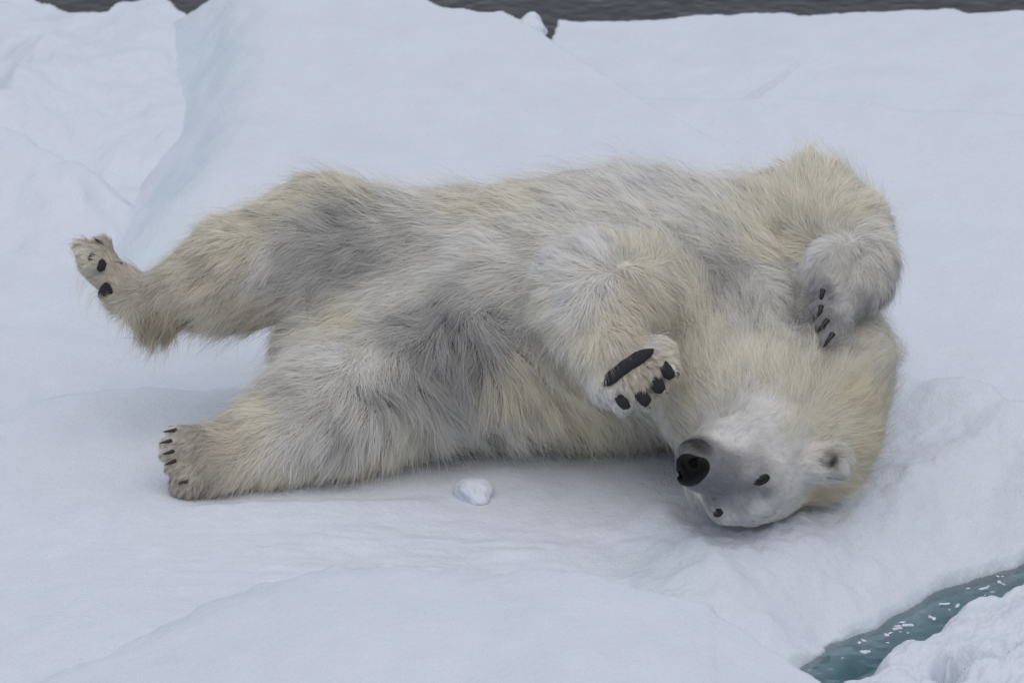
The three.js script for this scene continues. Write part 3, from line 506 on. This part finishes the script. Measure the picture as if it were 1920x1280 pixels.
// ---- fur: tapering ribbons rooted in the skin, gathered into locks
{
  const NU = 150000, N = 480000 + NU, idx = bodyNet.idx, T = idx.length / 3, cum = new Float64Array(T); let tot = 0;
  const B = bodyNet.pos;
  for (let t = 0; t < T; t++) {
    const a = idx[3 * t] * 3, b = idx[3 * t + 1] * 3, c = idx[3 * t + 2] * 3;
    const ux = B[b] - B[a], uy = B[b + 1] - B[a + 1], uz = B[b + 2] - B[a + 2], vx = B[c] - B[a], vy = B[c + 1] - B[a + 1], vz = B[c + 2] - B[a + 2];
    const nx = uy * vz - uz * vy, ny = uz * vx - ux * vz, nz = ux * vy - uy * vx, ar = Math.hypot(nx, ny, nz) / 2, f = vNor[a + 2];
    const L = vLen[idx[3 * t]];
    tot += ar * (f > -0.25 ? 1 : 0.16) * clamp(34 / L, 0.75, 3.2); cum[t] = tot;
  }
  const NG = N - NU + 2000, pos = new Float32Array(NG * 7 * 3), nor = new Float32Array(NG * 7 * 3), col = new Float32Array(NG * 7 * 3), tri = new Uint32Array(NG * 15); let vp = 0, tp = 0;
  // a wisp of underfur: four fine hairs, one unit long; x across, y out of the skin, z along the lie
  const tuft = (() => {
    const tp_ = [], tn = [], ti = [];
    for (let h = 0; h < 4; h++) {
      const ox = rs(0.16), oz = rs(0.16), ax = rs(0.45), up = 0.75 + rs(0.3), l = 0.75 + 0.4 * rnd(), w = 0.017 * (0.7 + 0.6 * rnd()), cu = rs(0.35), ro = rs(0.9), sx = Math.cos(ro), sy = Math.sin(ro), b = tp_.length / 3;
      for (let j = 0; j <= 2; j++) { const q = j / 2, x = ox + ax * l * q + cu * q * q * 0.5, y = up * l * q * (1.2 - 0.5 * q), z = oz + l * q * (0.6 + 0.4 * q), e = w * (1 - 0.5 * q * q); for (const k of j === 2 ? [0] : [-e, e]) { tp_.push(x + k * sx, y + k * sy, z); const n = [rs(0.3), 1, rs(0.3)], nl = Math.hypot(...n); tn.push(n[0] / nl, n[1] / nl, n[2] / nl); } }
      ti.push(b, b + 1, b + 2, b + 1, b + 3, b + 2, b + 2, b + 3, b + 4);
    }
    return geom(new Float32Array(tp_), ti);
  })();
  const under_ = new THREE.InstancedMesh(tuft, underMat, NU); let nu = 0; const mat4 = new THREE.Matrix4(), colr = new THREE.Color(); const toW = (x, y, z) => [x, y * CP + z * SP, -y * SP + z * CP];
  const lerp3 = (A, o, ia, ib, ic, w0, w1, w2) => A[ia * 3 + o] * w0 + A[ib * 3 + o] * w1 + A[ic * 3 + o] * w2;
  const cell = 15;
  function nearestSeed(x, y, z, cs) {   // the lock this root belongs to
    const xi = Math.floor(x / cs), yi = Math.floor(y / cs), zi = Math.floor(z / cs); let b = 1e9, o = null, id = 0, id2 = 0;
    for (let k = -1; k <= 1; k++) for (let j = -1; j <= 1; j++) for (let i = -1; i <= 1; i++) {
      const X = xi + i, Y = yi + j, Z = zi + k, px = (X + hsh(X, Y, Z)) * cs, py = (Y + hsh(X + 91, Y, Z)) * cs, pz = (Z + hsh(X, Y + 57, Z)) * cs, d = (px - x) ** 2 + (py - y) ** 2 + (pz - z) ** 2;
      if (d < b) { b = d; o = [px, py, pz]; id = hsh(X, Y, Z + 33); id2 = hsh(X + 7, Y + 5, Z + 71); }
    }
    return [o, id, id2];
  }
  for (let s = 0; s < N; s++) {
    const r = (s + rnd()) / N * tot; let lo = 0, hi = T - 1; while (lo < hi) { const m = (lo + hi) >> 1; cum[m] < r ? lo = m + 1 : hi = m; }
    const ia = idx[3 * lo], ib = idx[3 * lo + 1], ic = idx[3 * lo + 2]; let u = rnd(), v = rnd(); if (u + v > 1) { u = 1 - u; v = 1 - v; } const w = 1 - u - v;
    const p = [0, 1, 2].map(o => lerp3(B, o, ia, ib, ic, w, u, v)), n = [0, 1, 2].map(o => lerp3(vNor, o, ia, ib, ic, w, u, v)), t = [0, 1, 2].map(o => lerp3(vDir, o, ia, ib, ic, w, u, v));
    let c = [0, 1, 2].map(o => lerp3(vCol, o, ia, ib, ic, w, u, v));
    let L = vLen[ia] * w + vLen[ib] * u + vLen[ic] * v; const lift = vLift[ia] * w + vLift[ib] * u + vLift[ic] * v, clump = Math.pow(vClump[ia] * w + vClump[ib] * u + vClump[ic] * v, 1.6);
    let near = 1e9; for (const b of bare) { const d = Math.hypot(p[0] - b[0], p[1] - b[1], p[2] - b[2]) - b[3]; if (d < near) near = d; }
    if (near < 0) continue;
    const short = L < 20, under = nu < NU && rnd() < NU / N;
    if (under && rnd() < clump * 0.95) continue;
    if (!under && (vp > (NG - 1500) * 7 || (!short && rnd() < clump * 0.3))) continue;
    const cs = short ? 7 : cell + 12 * clump, [sd, id, id2] = nearestSeed(p[0], p[1], p[2], cs);
    L *= under ? 0.5 + 0.4 * rnd() : (0.7 + 0.5 * rnd()) * (1 + 0.5 * (id2 - 0.5)); if (near < 10) L = Math.min(L, 7 + near * 1.4);
    const fly = !short && !under && rnd() < 0.08; if (fly) L *= 1.45;
    // the lie wanders from lock to lock and, more widely, across the coat
    const wob = 0.3 + 0.75 * clump, wx = wob * (noise(p[0] / 60, p[1] / 60, p[2] / 60) + 0.9 * (id - 0.5)) + rs(under && !short ? 0.9 : fly ? 0.5 : 0.24), n3 = noise(p[0] / 45 + 50, p[1] / 45, p[2] / 45);
    const bx = t[1] * n[2] - t[2] * n[1], by = t[2] * n[0] - t[0] * n[2], bz = t[0] * n[1] - t[1] * n[0];
    let d = [t[0] + bx * wx, t[1] + by * wx, t[2] + bz * wx]; const dl = Math.hypot(...d) || 1; d = d.map(q => q / dl);
    let lf = lift * (1 + 0.5 * n3 + 0.6 * (id - 0.5)) + rs(0.12) + (under && !short ? 0.25 * rnd() : 0) + (fly ? 0.35 : 0);
    const pull = (under || fly ? 0.25 : 1) * clump * 0.95, seg = short || under ? 2 : 3, curl = 0.35 * rs() + 0.6 * (id - 0.5), grav = under ? 0 : 0.05 + 0.1 * clump;
    if (under) {   // underfur stands in the scene as copies of one wisp
      const len = short ? L * 1.1 : Math.min(L, 34), g = Math.max(0.2, Math.min(1.1, lf + 0.25)), y3 = toW(n[0], n[1], n[2]).map(q => q * len * g * S), z3 = toW(d[0], d[1], d[2]).map(q => q * len * S), x3 = toW(bx, by, bz).map(q => -q * len * S), o3 = toM(p[0], p[1], p[2]), k = clamp(0.88 + 0.2 * rnd() + 0.15 * (id2 - 0.5), 0, 1.03);
      mat4.set(x3[0], y3[0], z3[0], o3[0], x3[1], y3[1], z3[1], o3[1], x3[2], y3[2], z3[2], o3[2], 0, 0, 0, 1);
      under_.setMatrixAt(nu, mat4); under_.setColorAt(nu, colr.setRGB(c[0] * k, c[1] * k, c[2] * k)); nu++; continue;
    }
    const at = q => {   // q 0..1 along the hair
      const k = q * L, o = [0, 1, 2].map(i => p[i] + d[i] * k * (0.75 + 0.25 * q) + n[i] * (k * lf * (1.25 - 0.55 * q)) + (i === 0 ? bx : i === 1 ? by : bz) * curl * L * q * q * 0.35);
      const g = pull * q * (0.35 + 0.6 * q); for (let i = 0; i < 3; i++) { const off = sd[i] - p[i], on = (sd[0] - p[0]) * n[0] + (sd[1] - p[1]) * n[1] + (sd[2] - p[2]) * n[2]; o[i] += g * (off - on * n[i]); }
      o[1] -= grav * L * q * q; return o;
    };
    const pts = []; for (let i = 0; i <= seg; i++) pts.push(at(i / seg));
    const tv = clamp(0.85 + 0.27 * rnd() + (0.16 + 0.3 * clump) * (id2 - 0.5), 0, 1.04), wid = (short ? 0.9 : fly ? 0.6 : 0.85) * (0.7 + 0.6 * rnd()), base = vp;
    const roll = rs(0.9), side = [0, 1, 2].map(i => { const bb = i === 0 ? bx : i === 1 ? by : bz; return bb * Math.cos(roll) + n[i] * Math.sin(roll); });
    for (let i = 0; i <= seg; i++) {
      const q = i / seg, h = wid * (1 - 0.75 * q * q) / 2, o = pts[i], last = i === seg;
      const N3 = [n[0] + rs(0.25) + side[0] * 0.2 * rs(), n[1] + rs(0.25), n[2] + rs(0.25)], e = last ? [0] : [-h, h];
      for (const k of e) { const m = toM(o[0] + side[0] * k, o[1] + side[1] * k, o[2] + side[2] * k); pos.set(m, vp * 3);
        // fur normals turned into the world's axes
        const ny = N3[1] * CP + N3[2] * SP, nz = -N3[1] * SP + N3[2] * CP, nl = Math.hypot(N3[0], ny, nz); nor.set([N3[0] / nl, ny / nl, nz / nl], vp * 3);
        col.set([c[0] * tv, c[1] * tv, c[2] * tv], vp * 3); vp++; }
    }
    for (let i = 0; i < seg; i++) { const a = base + 2 * i; if (i < seg - 1) { tri.set([a, a + 1, a + 2, a + 1, a + 3, a + 2], tp); tp += 6; } else { tri.set([a, a + 1, a + 2], tp); tp += 3; } }
  }
  // long wisps hanging from the raised hind foot and leg
  const hang = [[148, 520], [168, 548], [196, 576], [240, 606], [300, 640], [350, 640], [420, 628], [520, 604]];
  for (let i = 0; i < 170; i++) {
    const u = (i < 80 ? rnd() * 4.2 : 4 + rnd() * 2.99), k = Math.floor(u), f = u - k, x = mixn(hang[k][0], hang[k + 1][0], f) + rs(9), y = mixn(hang[k][1], hang[k + 1][1], f) - 16 + rs(6), z = -95 + rs(34) - (k > 4 ? 25 : 0);
    const L = (i % 14 === 0 ? 90 + 60 * rnd() : 34 + 34 * rnd()), vx = -0.35 + rs(0.35) - (k < 2 ? 0.35 : 0), sway = rs(0.5), base = vp, seg = 3, tv = 0.8 + 0.2 * rnd();
    for (let j = 0; j <= seg; j++) {
      const q = j / seg, ox = x + vx * L * q * (1 - 0.45 * q) + sway * 10 * Math.sin(q * 4), oy = -y - L * (0.25 * q + 0.65 * q * q), oz = z + 12 * q, h = 0.36 * (1 - 0.6 * q);
      for (const e of j === seg ? [0] : [h, -h]) { pos.set(toM(ox + e, oy, oz), vp * 3); nor.set([0, 0.5, 0.866], vp * 3); col.set([0.95 * tv, 0.92 * tv, 0.83 * tv], vp * 3); vp++; }
    }
    for (let j = 0; j < seg; j++) { const a = base + 2 * j; if (j < seg - 1) { tri.set([a, a + 1, a + 2, a + 1, a + 3, a + 2], tp); tp += 6; } else { tri.set([a, a + 1, a + 2], tp); tp += 3; } }
  }
  console.log('fur triangles', tp / 3);
  under_.count = nu; under_.name = 'underfur'; under_.userData.kind = 'stuff'; under_.castShadow = under_.receiveShadow = true; bear.add(under_); console.log('underfur wisps', nu);
  addMesh('fur', geom(pos.slice(0, vp * 3), tri.slice(0, tp), { normal: nor.slice(0, vp * 3), color: col.slice(0, vp * 3) }), furMat, bear, 'stuff');
}
renderer.render(scene, camera);
